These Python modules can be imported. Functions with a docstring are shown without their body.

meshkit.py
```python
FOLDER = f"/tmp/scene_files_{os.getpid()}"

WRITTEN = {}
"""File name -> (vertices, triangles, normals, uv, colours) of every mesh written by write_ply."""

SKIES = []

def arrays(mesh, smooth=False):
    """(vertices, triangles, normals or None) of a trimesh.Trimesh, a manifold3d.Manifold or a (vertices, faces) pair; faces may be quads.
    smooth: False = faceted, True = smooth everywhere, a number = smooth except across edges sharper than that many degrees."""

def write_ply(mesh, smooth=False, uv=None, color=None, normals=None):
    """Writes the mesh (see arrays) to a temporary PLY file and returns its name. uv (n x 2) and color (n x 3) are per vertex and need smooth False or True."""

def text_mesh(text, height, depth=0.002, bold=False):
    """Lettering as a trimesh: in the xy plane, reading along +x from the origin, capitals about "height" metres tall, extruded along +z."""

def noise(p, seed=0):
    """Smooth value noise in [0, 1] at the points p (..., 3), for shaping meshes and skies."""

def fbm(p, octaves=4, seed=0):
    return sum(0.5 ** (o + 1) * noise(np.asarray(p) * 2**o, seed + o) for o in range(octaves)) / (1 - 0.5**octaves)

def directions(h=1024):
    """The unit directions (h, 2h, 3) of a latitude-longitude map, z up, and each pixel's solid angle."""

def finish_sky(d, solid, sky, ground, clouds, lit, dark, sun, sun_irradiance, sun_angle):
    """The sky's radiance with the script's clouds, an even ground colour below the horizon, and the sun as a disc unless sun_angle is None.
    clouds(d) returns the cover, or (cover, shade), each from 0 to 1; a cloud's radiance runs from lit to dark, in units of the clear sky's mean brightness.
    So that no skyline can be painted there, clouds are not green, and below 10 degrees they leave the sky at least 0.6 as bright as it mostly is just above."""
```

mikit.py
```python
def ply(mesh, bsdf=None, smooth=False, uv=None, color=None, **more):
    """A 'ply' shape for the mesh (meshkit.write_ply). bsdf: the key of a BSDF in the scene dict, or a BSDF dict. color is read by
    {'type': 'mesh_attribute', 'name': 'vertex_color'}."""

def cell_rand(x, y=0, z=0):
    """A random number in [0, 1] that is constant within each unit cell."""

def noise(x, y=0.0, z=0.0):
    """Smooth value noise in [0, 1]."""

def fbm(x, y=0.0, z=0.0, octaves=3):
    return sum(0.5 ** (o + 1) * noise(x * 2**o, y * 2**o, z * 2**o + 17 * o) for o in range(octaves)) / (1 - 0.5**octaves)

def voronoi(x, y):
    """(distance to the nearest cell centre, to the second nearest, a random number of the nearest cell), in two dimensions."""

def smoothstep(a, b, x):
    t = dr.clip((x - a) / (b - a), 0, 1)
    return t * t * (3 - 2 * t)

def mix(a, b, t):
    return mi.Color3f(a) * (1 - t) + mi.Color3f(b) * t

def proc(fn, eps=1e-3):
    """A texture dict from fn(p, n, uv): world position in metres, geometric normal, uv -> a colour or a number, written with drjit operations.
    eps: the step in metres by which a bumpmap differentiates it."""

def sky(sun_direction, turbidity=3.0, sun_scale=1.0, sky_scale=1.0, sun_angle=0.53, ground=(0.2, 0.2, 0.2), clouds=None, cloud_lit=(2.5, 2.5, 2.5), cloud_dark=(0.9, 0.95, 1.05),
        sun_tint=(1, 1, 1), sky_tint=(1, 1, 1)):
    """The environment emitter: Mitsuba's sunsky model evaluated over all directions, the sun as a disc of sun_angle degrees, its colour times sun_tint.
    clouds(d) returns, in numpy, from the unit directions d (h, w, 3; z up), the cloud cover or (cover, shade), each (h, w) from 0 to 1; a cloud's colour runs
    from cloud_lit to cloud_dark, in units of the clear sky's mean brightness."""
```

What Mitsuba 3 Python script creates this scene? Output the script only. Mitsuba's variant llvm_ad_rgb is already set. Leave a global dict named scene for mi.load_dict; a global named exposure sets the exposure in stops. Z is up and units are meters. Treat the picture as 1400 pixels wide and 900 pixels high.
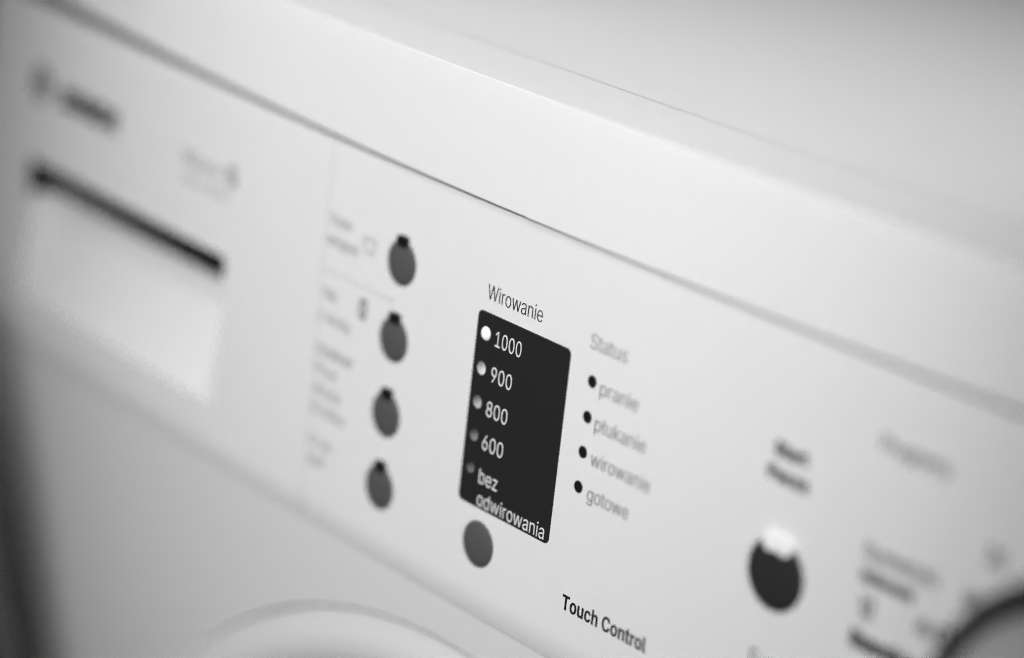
import glob, math
import numpy as np, trimesh, shapely
from shapely.geometry import Polygon, Point, box as sbox
from shapely import affinity, union_all
from PIL import Image, ImageDraw, ImageFont
import mitsuba as mi, drjit as dr, mikit, meshkit

T = mi.ScalarTransform4f
scene, labels = {}, {}

# ------------------------------------------------------------------ camera, light, exposure
# x along the machine's width (0 = left edge of the dark display), y into the machine, z up (0 = near the display's top), metres
EYE = np.array([0.59847522, -0.53333605, 0.23385701])
FWD = np.array([-0.71335618, 0.63956495, -0.28649544])
UP = np.array([-0.28804074, 0.10510293, 0.95183292])
scene['camera'] = {'type': 'thinlens', 'fov': 19.3205, 'fov_axis': 'x', 'near_clip': 0.05, 'far_clip': 20.0,
                   'aperture_radius': 0.0193, 'focus_distance': 0.815,
                   'to_world': T().look_at(origin=EYE.tolist(), target=(EYE + FWD).tolist(), up=UP.tolist())}
exposure = 0.01

# a tall bank of added small spots, their cones imitating lens vignetting, in front of and above the machine, all aimed at the middle of the control panel
AIM = np.array([-0.018, 0.006, 0.027])
SPOT_POWER, CUT, BEAM, REACH = 4.75, 16.0, 7.0, 1.08
_k = 0
for elev in (14, 26, 38, 50, 62):
    for turn in (2, 12, 22):
        e, t = math.radians(elev), math.radians(turn)
        o = AIM + REACH * np.array([math.cos(e) * math.sin(t), -math.cos(e) * math.cos(t), math.sin(e)])
        scene['vignette_spot' + ('' if _k == 0 else f'_{_k:03d}')] = {
            'type': 'spot', 'cutoff_angle': CUT + (0.6, -0.8, 1.2, -0.3, -1.2, 0.9, 0.0, -0.4)[_k % 8], 'beam_width': BEAM + (-2.5, 0.5, 2.0, -1.0, 3.0, -3.0, 1.0)[_k % 7], 'intensity': {'type': 'rgb', 'value': SPOT_POWER / 15},
            'to_world': T().look_at(origin=o.tolist(), target=AIM.tolist(), up=[0, 0, 1])}
        _k += 1
FILL = 0.35  # added fill light out of view, softens the shadows
scene['fill_panel'] = {'type': 'rectangle', 'to_world': T().look_at(origin=[-0.1, -0.9, 1.75], target=[0.0, 0.0, 0.0], up=[0, 1, 0]).scale([0.45, 0.3, 1]),
                         'emitter': {'type': 'area', 'radiance': {'type': 'rgb', 'value': FILL}},
                         'bsdf': {'type': 'diffuse', 'reflectance': {'type': 'rgb', 'value': 0.8}}}
labels['fill_panel'] = {'label': 'added unseen fill light panel high above the front of the washing machine', 'category': 'lamp'}

# ------------------------------------------------------------------ materials
def grey(v): return {'type': 'rgb', 'value': float(v)}
def plastic(key, v, rough=0.4, spec=0.4, **kw):
    base = mikit.proc(v) if callable(v) else grey(v)
    scene[key] = {'type': 'twosided', 'bsdf': {'type': 'principled', 'base_color': base, 'roughness': rough, 'specular': spec, **kw}}
def white_fn(p, n, uv):
    # faint moulding mottle and a dusting of wear
    m = mikit.fbm(p.x * 40, p.y * 40, p.z * 40, 3)
    s = mikit.noise(p.x * 1500, p.y * 1500, p.z * 1500)
    return mi.Color3f(0.80 + 0.012 * (m - 0.5) + 0.012 * (s - 0.5))
plastic('mat_white', white_fn, 0.55, 0.2)
plastic('mat_enamel', 0.715, 0.35, 0.4)
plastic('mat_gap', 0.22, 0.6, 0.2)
plastic('mat_seam', 0.6, 0.6, 0.2)
plastic('mat_joint', 0.75, 0.6, 0.2)
plastic('mat_display', 0.022, 0.25, 0.3)
plastic('mat_button', 0.09, 0.5, 0.3)
plastic('mat_start', 0.03, 0.45, 0.25)
plastic('mat_window', 0.012, 0.3, 0.3)
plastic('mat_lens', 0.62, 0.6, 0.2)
plastic('mat_lens_half', 0.45, 0.6, 0.2)  # these lens greys put each small lamp's light level into its colour
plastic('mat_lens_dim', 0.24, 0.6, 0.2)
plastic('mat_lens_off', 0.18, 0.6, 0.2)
plastic('mat_print_black', 0.012, 0.6, 0.2)
plastic('mat_print_dark', 0.035, 0.6, 0.2)
plastic('mat_print_grey', 0.07, 0.6, 0.2)
plastic('mat_print_soft', 0.24, 0.6, 0.2)
plastic('mat_print_faint', 0.33, 0.6, 0.2)
plastic('mat_print_pale', 0.40, 0.6, 0.2)
plastic('mat_print_white', 0.82, 0.6, 0.2)
plastic('mat_rim_reflection', 0.03, 0.55, 0.2)  # dark grey stands for a dark reflection in the dial's silver ring
plastic('mat_dial', 0.62, 0.35, 0.4)
plastic('mat_slot_shade', 0.012, 0.7, 0.1)
plastic('mat_glass', 0.03, 0.15, 0.5)
def form_fn(p, n, uv):
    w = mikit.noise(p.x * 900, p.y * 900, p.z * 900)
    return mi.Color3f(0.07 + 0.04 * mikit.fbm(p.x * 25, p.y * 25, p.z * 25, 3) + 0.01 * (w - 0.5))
scene['mat_form'] = {'type': 'twosided', 'bsdf': {'type': 'principled', 'base_color': mikit.proc(form_fn), 'roughness': 0.9, 'specular': 0.1, 'sheen': 0.3}}
def floor_fn(p, n, uv):
    return mi.Color3f(0.2 + 0.06 * mikit.fbm(p.x * 8, p.y * 8, 0.0, 4))
scene['mat_floor'] = {'type': 'twosided', 'bsdf': {'type': 'principled', 'base_color': mikit.proc(floor_fn), 'roughness': 0.6}}
def glow(v): return {'type': 'area', 'radiance': grey(v)}

# ------------------------------------------------------------------ mesh helpers
SAG, UC, SPAN = 0.009886, 0.05, 0.30
def bow(u, w=1.0): return -w * SAG * (1 - ((np.asarray(u, float) - UC) / SPAN) ** 2)      # the front bulges a centimetre towards the viewer
LEFT, RIGHT, FLOOR = -0.283, 0.319, -0.785

def key_of(name):
    if name not in scene and name not in labels: return name
    k = 1
    while f'{name}_{k:03d}' in scene or f'{name}_{k:03d}' in labels: k += 1
    return f'{name}_{k:03d}'
def add(name, mesh, mat, label=None, smooth=False, parent=None, **more):
    key = key_of((parent + '__' if parent else '') + name)
    scene[key] = mikit.ply(mesh, mat, smooth=smooth, **more)
    if label: labels[key] = {'label': label}
    return key
def polys(g): return [q for q in getattr(g, 'geoms', [g]) if isinstance(q, Polygon) and q.area > 1e-12]
def tri(poly):
    v, f = trimesh.creation.triangulate_polygon(poly, engine='earcut')
    return np.asarray(v), np.asarray(f)
def plate(shape, front, back, strip=0.006, w=1.0, base=None, back_face=False):
    """A flat outline in (x, z) as a plate that follows the bow of the machine's front: faces at depth front, sides going back to depth back."""
    V, F, n = [], [], 0
    for poly in polys(shape):
        x0, _, x1, _ = poly.bounds
        cuts = np.arange(math.floor(x0 / strip), math.ceil(x1 / strip) + 1) * strip
        for a in cuts:
            for q in polys(poly.intersection(sbox(a, -9, a + strip, 9))):
                v, f = tri(q)
                p = np.c_[v[:, 0], bow(v[:, 0], w) + front, v[:, 1]]
                e1, e2 = p[f[:, 1]] - p[f[:, 0]], p[f[:, 2]] - p[f[:, 0]]
                if np.cross(e1, e2)[:, 1].sum() > 0: f = f[:, ::-1]
                V.append(p); F.append(f + n); n += len(p)
                if back_face:
                    pb = np.c_[v[:, 0], bow(v[:, 0], w) + back, v[:, 1]]
                    V.append(pb); F.append(f[:, ::-1] + n); n += len(pb)
        for ring in [poly.exterior, *poly.interiors]:
            c = np.array(shapely.segmentize(ring, strip).coords)[:-1]
            m = len(c)
            p = np.vstack([np.c_[c[:, 0], bow(c[:, 0], w) + front, c[:, 1]], np.c_[c[:, 0], bow(c[:, 0], w) + back, c[:, 1]]])
            i = np.arange(m); j = (i + 1) % m
            f = np.vstack([np.c_[i, j, j + m], np.c_[i, j + m, i + m]])
            if ring.is_ccw: f = f[:, ::-1]
            V.append(p); F.append(f + n); n += 2 * m
    return trimesh.Trimesh(np.vstack(V), np.vstack(F), process=False)
def sweep(profile, us):
    """profile(u) -> (k, 2) of (y, z): a skin along the machine's width."""
    g = np.array([np.c_[np.full(len(profile(u)), u), profile(u)] for u in us])
    a, b = g.shape[:2]
    i, j = np.meshgrid(np.arange(a - 1), np.arange(b - 1), indexing='ij')
    q = np.stack([i * b + j, (i + 1) * b + j, (i + 1) * b + j + 1, i * b + j + 1], -1).reshape(-1, 4)
    return trimesh.Trimesh(g.reshape(-1, 3), np.vstack([q[:, [0, 1, 2]], q[:, [0, 2, 3]]]), process=False)
def arc(cy, cz, r, a0, a1, n=8):
    t = np.radians(np.linspace(a0, a1, n))
    return [(cy + r * math.cos(x), cz + r * math.sin(x)) for x in t]
def lathe(profile, cx, cz, y0, n=128, a0=0.0, a1=360.0):
    """profile (r, y) turned about an axis along y at (cx, cz)."""
    full = abs(a1 - a0 - 360) < 1e-6
    t = np.radians(np.linspace(a0, a1, n, endpoint=not full))
    pr = np.array(profile)
    g = np.stack([cx + pr[None, :, 0] * np.cos(t)[:, None], y0 + np.broadcast_to(pr[None, :, 1], (len(t), len(pr))), cz + pr[None, :, 0] * np.sin(t)[:, None]], -1)
    a, b = g.shape[:2]
    i, j = np.meshgrid(np.arange(a if full else a - 1), np.arange(b - 1), indexing='ij')
    k = (i + 1) % a
    q = np.stack([i * b + j, k * b + j, k * b + j + 1, i * b + j + 1], -1).reshape(-1, 4)
    return trimesh.Trimesh(g.reshape(-1, 3), np.vstack([q[:, [0, 1, 2]], q[:, [0, 2, 3]]]), process=False)
def rrect(x0, z0, x1, z1, r): return sbox(x0 + r, z0 + r, x1 - r, z1 - r).buffer(r, quad_segs=8)
def disc(x, z, r): return Point(x, z).buffer(r, quad_segs=24)
FONT = glob.glob('/opt/blender-*/*/datafiles/fonts/Inter.woff2')[0]
def lettering(text, x0, x1, z, height, weight=400, slope=0.0):
    """The outline of a line of lettering: capitals height tall, baseline at z, fitted between x0 and x1."""
    font = ImageFont.truetype(FONT, 150)
    font.set_variation_by_axes([14, weight])
    l, t, r, b = font.getbbox(text, anchor='ls')
    im = Image.new('L', (r - l + 8, b - t + 8))
    ImageDraw.Draw(im).text((4 - l, 4 - t), text, 255, font, anchor='ls')
    on = np.pad(np.asarray(im) > 127, ((0, 0), (1, 1))).astype(np.int8)
    rows, starts = np.nonzero(np.diff(on, axis=1) == 1)
    ends = np.nonzero(np.diff(on, axis=1) == -1)[1]
    g = union_all(shapely.box(starts, -rows - 1, ends, -rows)).buffer(0.6).buffer(-0.6).simplify(0.6)
    g = affinity.translate(g, -4, 4 - t)
    sz = height / (150 * 0.727)
    bx0, _, bx1, _ = g.bounds
    sx = (x1 - x0) / (bx1 - bx0)
    return affinity.affine_transform(g, [sx, 0, slope, sz, x0 - bx0 * sx, z])
MM = 0.001
PRINT = -0.00018
US = np.linspace(LEFT, RIGHT, 121)

# ------------------------------------------------------------------ the setting
fl = trimesh.creation.box([5, 5, 0.05]); fl.apply_translation([0, 0.3, FLOOR - 0.025])
scene['floor'] = mikit.ply(fl, 'mat_floor'); labels['floor'] = {'kind': 'structure'}

# ------------------------------------------------------------------ washing machine
WM = 'washing_machine'
labels[WM] = {'label': 'white front-loading washing machine with a dark spin speed display on its control panel', 'category': 'washing machine'}

# cabinet: front sheet with the round door opening, sides, back and bottom
DX, DZ, DR = 0.0055, -0.2866, 0.1872
ZB, ZT = -0.0865, 0.0306            # bottom and top of the control panel
front = sbox(LEFT + 0.004, FLOOR + 0.06, RIGHT - 0.004, ZB + 0.02).difference(disc(DX, DZ, DR + 0.0006))
cab = [plate(front, 0.0018, 0.014)]
for x in (LEFT + 0.005, RIGHT - 0.005):
    b = trimesh.creation.box([0.006, 0.55, ZB - FLOOR + 0.09]); b.apply_translation([x, 0.295, (ZB + FLOOR + 0.07) / 2]); cab.append(b)
b = trimesh.creation.box([RIGHT - LEFT - 0.02, 0.006, ZB - FLOOR + 0.09]); b.apply_translation([(LEFT + RIGHT) / 2, 0.567, (ZB + FLOOR + 0.07) / 2]); cab.append(b)
add('cabinet', trimesh.util.concatenate(cab), 'mat_enamel', parent=WM)
pl = sbox(LEFT + 0.02, FLOOR, RIGHT - 0.02, FLOOR + 0.058)
add('plinth', plate(pl, 0.02, 0.05), 'mat_gap', parent=WM)
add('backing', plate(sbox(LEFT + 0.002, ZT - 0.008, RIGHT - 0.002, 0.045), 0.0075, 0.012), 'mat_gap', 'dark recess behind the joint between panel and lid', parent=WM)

# door
dy = float(bow(DX)) + 0.0028
ring = [(DR - 0.0004, 0.012), (DR - 0.0004, 0.001)] + [(DR - 0.0012 + 0.0008 * math.cos(a), 0.001 - 0.0008 * math.sin(a)) for a in np.linspace(0, 1.2, 5)] + \
       [(DR - 0.003, 0.0002), (DR - 0.006, -0.0006), (DR - 0.009, -0.0011), (DR - 0.012, -0.0013), (DR - 0.0150, -0.0009), (DR - 0.019, 0.0004), (DR - 0.025, 0.0032), (DR - 0.033, 0.009), (DR - 0.042, 0.018), (DR - 0.05, 0.03)]
dk = add('door', lathe(ring, DX, DZ, dy, 256), 'mat_enamel', 'round white door ring below the control panel', smooth=50, parent=WM)
add('porthole', lathe([(DR - 0.05, 0.03), (0.12, 0.055), (0.09, 0.085), (0.05, 0.10), (1e-4, 0.105)], DX, DZ, dy, 96), 'mat_glass', parent=dk, smooth=True)

# lid: front lip, rounded edge, fine groove, flat top
def gap(u): return 0.0007 + (0.10 if u < 0.03 else 0.045) * (u - 0.03) ** 2
def lid_profile(u):
    z0 = ZT + gap(u) + (0.00015 if u < 0.0167 else 0.0)
    y1 = float(bow(u)) - 0.0016; y2 = y1 + 0.0003; k = [(0.012 + y1, z0)]
    k += arc(y1 + 0.0007, z0 + 0.0007, 0.0007, 270, 190, 5)
    k += [(y2, 0.0585)] + arc(y2 + 0.0007, 0.0646, 0.0003, 170, 95, 6)
    k += [(y2 + 0.0300, 0.0650), (y2 + 0.0302, 0.0648), (y2 + 0.0303, 0.0643)]
    k += [(t, 0.0643) for t in (0.06, 0.12, 0.2, 0.3, 0.4, 0.5, 0.565)] + [(0.57, 0.0640), (0.57, ZT + 0.002)]
    return np.array(k)
lid = sweep(lid_profile, np.r_[np.linspace(LEFT - 0.001, 0.0166, 60), np.linspace(0.0168, RIGHT + 0.001, 60)])
ends = []
for u, flip in ((LEFT - 0.001, 0), (RIGHT + 0.001, 1)):
    c = Polygon(lid_profile(u)).buffer(0)
    v, f = tri(c); ends.append(trimesh.Trimesh(np.c_[np.full(len(v), u), v], f[:, ::-1] if flip else f, process=False))
add('lid', trimesh.util.concatenate([lid] + ends), 'mat_white', 'white lid with a rounded front edge', smooth=40, parent=WM)

joint = sweep(lambda u: np.array([(bow(u) - 0.0013 + y, 0.06515) for y in (0.0292, 0.0298)]), np.linspace(LEFT, RIGHT, 80))
add('lid_joint', joint, 'mat_joint', 'hairline joint along the lid behind its front strip', parent=WM)

# control panel and drawer front: one bowed face split by a fine seam
SEAM = -0.0730
RT, RB = 0.0004, 0.00845               # rounding of the top and bottom edges
def band(x0, x1, top):
    us = np.linspace(x0, x1, max(8, int((x1 - x0) / 0.005)))
    if top: return sweep(lambda u: np.array(arc(bow(u) + RT, ZT - RT, RT, 180, 90, 7) + [(bow(u) + 0.0072, ZT - 0.0002)]), us)
    return sweep(lambda u: np.array([(bow(u) + 0.0030, ZB + 0.0001)] + arc(bow(u) + 0.03, ZB + RB, 0.03, 196.4, 180, 12)), us)
def face(x0, x1, holes):
    body = sbox(x0, ZB + RB, x1, ZT - RT)
    return body.difference(union_all(holes)) if holes else body

BUTTONS = [(-0.0360, 0.0036), (-0.0362, -0.0193), (-0.0362, -0.0421), (-0.0358, -0.0642)]
SPINB, RBTN = (0.0105, -0.0650), 0.0066
START, RSTART = (0.1223, -0.0325), 0.0096
def tab(c, r0, r1, half, rnd):
    """A rounded arc-shaped window at the top of a button."""
    t = np.radians(np.linspace(90 - half, 90 + half, 15))
    o = np.c_[np.cos(t), np.sin(t)]
    return affinity.translate(Polygon(np.vstack([o * r1, o[::-1] * r0])).buffer(-rnd).buffer(rnd, quad_segs=8), *c)
DISPLAY = rrect(0.0, -0.0548, 0.0393, 0.0010, 0.0018)
STATUS = [(0.0486, -0.0050), (0.0484, -0.0150), (0.0483, -0.0249), (0.0482, -0.0348)]
tabs = [tab((c[0] + 0.0002, c[1]), 0.0050, 0.0083, 20, 0.0010) for c in BUTTONS]
stab = tab((START[0] + 0.0003, START[1]), 0.0064, 0.0109, 32, 0.0016)
DIAL = (0.2417, -0.0382)
holes = [disc(*c, RBTN + 0.00015).union(t) for c, t in zip(BUTTONS, tabs)] + [disc(*SPINB, RBTN + 0.00015), disc(*START, RSTART + 0.00015).union(stab), DISPLAY] + [disc(*c, 0.00175) for c in STATUS]
CP = add('control_panel', trimesh.util.concatenate([plate(face(SEAM + 0.00016, RIGHT, holes), 0, 0.004), band(SEAM + 0.00016, RIGHT, True), band(SEAM + 0.00016, RIGHT, False)]), 'mat_white', parent=WM)
add('seam', plate(sbox(SEAM - 0.002, ZB + RB, SEAM + 0.002, ZT - 0.002), 0.0012, 0.003), 'mat_seam', parent=WM)

# touch buttons with their dark windows
def dome(c, r, proud, n=64):
    y0 = float(bow(c[0]))
    p = [(r, 0.003), (r, 0.0001)] + [(r * math.cos(a), 0.0001 - proud * math.sin(a)) for a in np.linspace(0.15, math.pi / 2 - 0.02, 10)]
    m = lathe(p, c[0], c[1], 0.0, n)
    v = np.array(m.vertices); v[:, 1] += bow(v[:, 0]); m.vertices = v
    return m
for (c, t), lab in zip(zip(BUTTONS, tabs), ('uppermost', 'second', 'third', 'lowest')):
    k = add('button', dome(c, RBTN, 0.0010), 'mat_button', f'round grey touch button, {lab} of the column beside the drawer', smooth=40, parent=CP)
    add('indicator', plate(t.buffer(-0.00005), -0.0011, 0.003), 'mat_window', parent=k)
add('button', dome(SPINB, RBTN, 0.0010), 'mat_button', 'round grey touch button below the dark display', smooth=40, parent=CP)
k = add('button', dome(START, RSTART, 0.0010), 'mat_start', 'larger black start button with a lit white window', smooth=40, parent=CP)
add('indicator', plate(stab.buffer(-0.0001), -0.0014, 0.003), 'mat_lens', 'glowing white window at the top of the start button', parent=k, emitter=glow(0.30))
for c in STATUS:
    add('status_light', plate(disc(*c, 0.0017), 0.00005, 0.003), 'mat_window', parent=CP)

# display: dark plate, five small lamps in round dimples, white lettering
LEDS = [(0.0042, -0.0051, 0.0020), (0.0038, -0.0152, 0.0019), (0.0037, -0.0251, 0.00185), (0.0038, -0.0347, 0.0018), (0.0038, -0.0442, 0.0017)]
DP = add('display', plate(DISPLAY.buffer(-0.0001).difference(union_all([disc(*l) for l in LEDS])), -0.0002, 0.004), 'mat_display', 'near-black rounded display with white spin speeds', parent=CP)
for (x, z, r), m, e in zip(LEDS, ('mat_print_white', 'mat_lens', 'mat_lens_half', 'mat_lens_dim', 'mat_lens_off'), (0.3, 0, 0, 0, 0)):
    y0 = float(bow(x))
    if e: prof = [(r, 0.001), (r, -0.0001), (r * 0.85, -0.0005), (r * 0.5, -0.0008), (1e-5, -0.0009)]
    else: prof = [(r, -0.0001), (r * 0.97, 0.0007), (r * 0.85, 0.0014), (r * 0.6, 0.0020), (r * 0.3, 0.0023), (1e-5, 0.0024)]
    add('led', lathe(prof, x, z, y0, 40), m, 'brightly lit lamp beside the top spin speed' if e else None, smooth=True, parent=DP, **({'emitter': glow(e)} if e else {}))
def words(parent, mat, text, x0, x1, z, h, weight=400, slope=0.0, name='lettering', depth=PRINT, label=None, bold=0.0):
    add(name, plate(lettering(text, x0 * MM, x1 * MM, z * MM, h * MM, weight, slope).buffer(bold), depth, depth + 0.00017, strip=0.02), mat, label or f'printed lettering reading {text}', parent=parent)
for t, x0, x1, z, h in (('1000', 8.6, 19.7, -7.4, 4.3), ('900', 8.5, 17.3, -17.6, 4.3), ('800', 8.1, 17.1, -27.7, 4.3), ('600', 8.0, 16.9, -37.5, 4.3), ('bez', 8.2, 16.2, -47.4, 4.2), ('odwirowania', 8.5, 37.4, -53.9, 4.1)):
    words(DP, 'mat_print_white', t, x0, x1, z, h, 340, depth=-0.00042)

# lettering on the white panel
def w(mat, text, x0, x1, z, h, weight=400, slope=0.0, bold=0.0): words(CP, mat, text, x0, x1, z, h, weight, slope, bold=bold)
w('mat_print_dark', 'Wirowanie', 3.0, 26.4, 4.7, 4.2, 260)
w('mat_print_soft', 'Status', 46.4, 60.7, 3.8, 4.2, 300)
for t, x0, x1, z in (('pranie', 52.1, 67.0, -7.6), ('płukanie', 51.7, 71.6, -17.6), ('wirowanie', 51.8, 75.0, -27.4), ('gotowe', 52.1, 68.3, -37.2)):
    w('mat_print_soft', t, x0, x1, z, 4.0, 340)
w('mat_print_black', 'Touch Control', 47.6, 81.1, -70.1, 4.2, 640)
w('mat_print_dark', 'Start', 116.4, 127.6, -2.4, 3.8, 780, bold=0.00008)
w('mat_print_dark', 'Pauza', 115.2, 128.8, -8.8, 3.8, 780, bold=0.00008)
w('mat_print_grey', 'Fuzzy', 118.0, 131.0, -59.0, 5.2, 400)
w('mat_print_grey', 'Programy', 149.8, 171.8, 9.9, 4.1, 430)
w('mat_print_grey', 'Syntetyki', 149.4, 172.6, -17.6, 4.1, 500)
w('mat_print_grey', 'kolorowe', 149.8, 166.6, -23.7, 3.8, 700, bold=0.0001)
w('mat_print_dark', 'Bawełna', 149.4, 170.0, -40.7, 4.3, 800, bold=0.0002)
w('mat_print_dark', '60', 168.5, 179.2, -30.4, 4.6, 640)
w('mat_print_dark', '40', 180.6, 186.0, -18.6, 4.6, 640)
w('mat_print_dark', '30', 185.6, 191.0, -6.4, 4.6, 560)
tub = Polygon([(150.9, -27.6), (151.5, -32.6), (154.5, -32.6), (155.1, -27.6)])
tub = affinity.scale(tub.difference(tub.buffer(-0.95)), MM, MM, origin=(0, 0))
add('wash_symbol', plate(tub, PRINT, -0.00001), 'mat_print_dark', parent=CP)
for t, x0, x1, z in (('Pranie', -73.6 + 2.6, -60.8, 7.0), ('wstępne', -72.0, -56.6, 0.9), ('Stop', -73.4 + 2.0, -65.0, -15.4), ('z wodą', -72.6, -57.4, -22.6),
                     ('Dodatkowe', -73.0 + 1.2, -54.0, -32.8), ('Plus', -71.8, -61.0, -38.9), ('Woda', -71.8, -58.6, -45.2), ('Krótko', -71.8, -55.4, -51.2), ('Czas', -71.6, -60.4, -61.2), ('start', -71.6, -63.0, -67.0)):
    w('mat_print_faint', t, x0, x1, z - 1.3, 3.5, 360)
ln = [sbox(-0.0715, -0.0085, -0.0375, -0.0082)]
add('divider_line', plate(ln[0], PRINT, -0.00001), 'mat_print_pale', parent=CP)
tub = Polygon([(-54.6, 6.4), (-53.6, 2.0), (-49.4, 2.0), (-48.4, 6.4)])
add('wash_symbol', plate(affinity.scale(tub.difference(tub.buffer(-0.35)), MM, MM, origin=(0, 0)), PRINT, -0.00001), 'mat_print_soft', parent=CP)
add('wash_symbol', plate(rrect(-0.0534, -0.0178, -0.0502, -0.0118, 0.0009).difference(rrect(-0.0526, -0.0170, -0.0510, -0.0126, 0.0004)), PRINT, -0.00001), 'mat_print_grey', parent=CP)

# programme dial
dy = float(bow(DIAL[0]))
RD = 0.050
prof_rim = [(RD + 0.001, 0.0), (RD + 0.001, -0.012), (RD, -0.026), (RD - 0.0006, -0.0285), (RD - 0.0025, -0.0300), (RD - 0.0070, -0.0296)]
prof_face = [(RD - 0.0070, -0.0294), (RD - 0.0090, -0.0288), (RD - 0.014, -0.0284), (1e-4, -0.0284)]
DK = add('program_dial', lathe(prof_rim, *DIAL, dy, 128), 'mat_rim_reflection', 'round dial with a dark reflection painted on its rim at the right end of the panel', smooth=40, parent=CP)
add('dial_face', lathe(prof_face, *DIAL, dy, 128), 'mat_dial', parent=DK, smooth=40)

# detergent drawer: front with a scooped grip under a slot painted black for its shade
SX0, SX1, SZT, SZB = -0.2500, -0.1240, -0.0200, -0.0680
grip = rrect(SX0, SZB, SX1, SZT, 0.006).union(rrect(SX0, SZT - 0.02, SX1, SZT, 0.0016))
DRW = add('detergent_drawer', trimesh.util.concatenate([plate(face(LEFT, SEAM - 0.00016, [grip]), 0, 0.0008), band(LEFT, SEAM - 0.00016, True), band(LEFT, SEAM - 0.00016, False)]), 'mat_white', 'white detergent drawer front with a scooped grip', parent=WM)
def scoop(u):
    e = 1.0
    z = np.r_[SZT + 0.002, SZT - 0.0128, np.linspace(SZT - 0.0132, SZB - 0.0004, 26)]
    t = np.clip((z - SZB) / (SZT - SZB), 0, 1)
    d = 0.0125 * (1 - (1 - t) ** 1.8) * min(1.0, np.clip((u - SX0) / 0.007, 0.3, 1), np.clip((SX1 - u) / 0.007, 0.3, 1)) - 0.0003
    d[0] = d[1] = 0.0122
    return np.c_[bow(u) + d, z]
add('grip_scoop', sweep(scoop, np.linspace(SX0 - 0.001, SX1 + 0.001, 30)), 'mat_white', parent=DRW, smooth=35)
add('grip_slot', plate(sbox(SX0 - 0.001, SZT - 0.0145, SX1 + 0.001, SZT + 0.003), 0.0118, 0.02), 'mat_slot_shade', 'black plate painted as the shade in the slot at the top of the drawer grip', parent=DRW)  # black colour stands for the shade inside the opening
wall = grip.buffer(0.0006).difference(grip.buffer(-0.00001))
split = SZT - 0.0132
add('grip_wall', plate(wall.intersection(sbox(-1, -1, 1, split)), 0.0007, 0.013), 'mat_white', parent=DRW)
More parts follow.
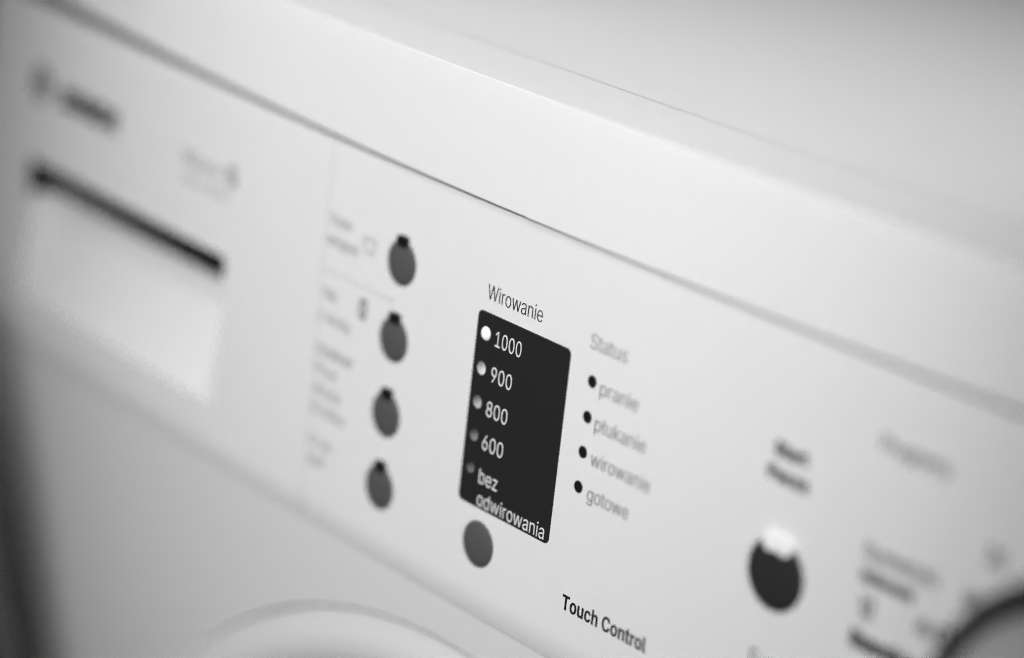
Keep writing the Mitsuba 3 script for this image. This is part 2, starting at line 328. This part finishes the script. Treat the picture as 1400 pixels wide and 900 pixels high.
add('slot_wall', plate(wall.intersection(sbox(-1, split, 1, 1)), 0.0007, 0.013), 'mat_slot_shade', parent=DRW)  # upper part of the white grip wall, painted black as slot shade
def wd(mat, text, x0, x1, z, h, weight=400, bold=0.0): words(DRW, mat, text, x0, x1, z, h, weight, bold=bold, label=f'lettering reading {text} on the drawer front')
wd('mat_print_black', 'BOSCH', -229.5, -193.5, 2.0, 7.0, 900, 0.00035)
ex, ez, er = -0.2440, 0.0066, 0.0062
em = disc(ex, ez, er).difference(disc(ex, ez, er - 0.0017))
em = union_all([em, sbox(ex - 0.0034, ez - 0.0044, ex - 0.0018, ez + 0.0044), sbox(ex + 0.0018, ez - 0.0044, ex + 0.0034, ez + 0.0044), sbox(ex - 0.002, ez - 0.0009, ex + 0.002, ez + 0.0009)])
add('emblem', plate(em, PRINT, -0.00001), 'mat_print_black', 'round emblem with an upright bar on each side', parent=DRW)
wd('mat_print_pale', 'Maxx', -152.0, -130.5, 3.2, 5.0, 500)
wd('mat_print_grey', '5', -126.5, -121.5, 2.8, 6.0, 600)
wd('mat_print_pale', 'WLX 2016', -151.0, -125.0, -2.6, 3.2, 400)

# ------------------------------------------------------------------ dark upright bag at the left of the machine
BX, BY = -0.284, -0.040  # folded upright form of unknown kind
zz = np.r_[np.linspace(FLOOR, -0.25, 40), np.linspace(-0.24, -0.04, 60)]
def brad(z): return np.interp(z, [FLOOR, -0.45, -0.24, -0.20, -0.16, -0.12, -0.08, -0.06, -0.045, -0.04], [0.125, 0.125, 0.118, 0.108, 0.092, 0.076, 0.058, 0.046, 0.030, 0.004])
th = np.linspace(0, 2 * np.pi, 160, endpoint=False)
Z, A = np.meshgrid(zz, th, indexing='ij')
R = brad(Z)
fold = 1 + 0.04 * np.sin(7 * A + 6 * Z) + 0.025 * np.sin(13 * A - 9 * Z + 1.3)
P = np.stack([BX + R * fold * np.cos(A), BY + 0.25 * R * fold * np.sin(A), Z], -1)
P[..., :2] += 0.006 * (meshkit.fbm(P * 18, 3)[..., None] - 0.5)
a, b = P.shape[:2]
i, j = np.meshgrid(np.arange(a - 1), np.arange(b), indexing='ij')
q = np.stack([i * b + j, i * b + (j + 1) % b, (i + 1) * b + (j + 1) % b, (i + 1) * b + j], -1).reshape(-1, 4)
scene['dark_form'] = mikit.ply(trimesh.Trimesh(P.reshape(-1, 3), np.vstack([q[:, [0, 1, 2]], q[:, [0, 2, 3]]]), process=False), 'mat_form', smooth=True)
labels['dark_form'] = {'label': 'dark grey blurred upright bag at the lower left, beside the white machine', 'category': 'form'}
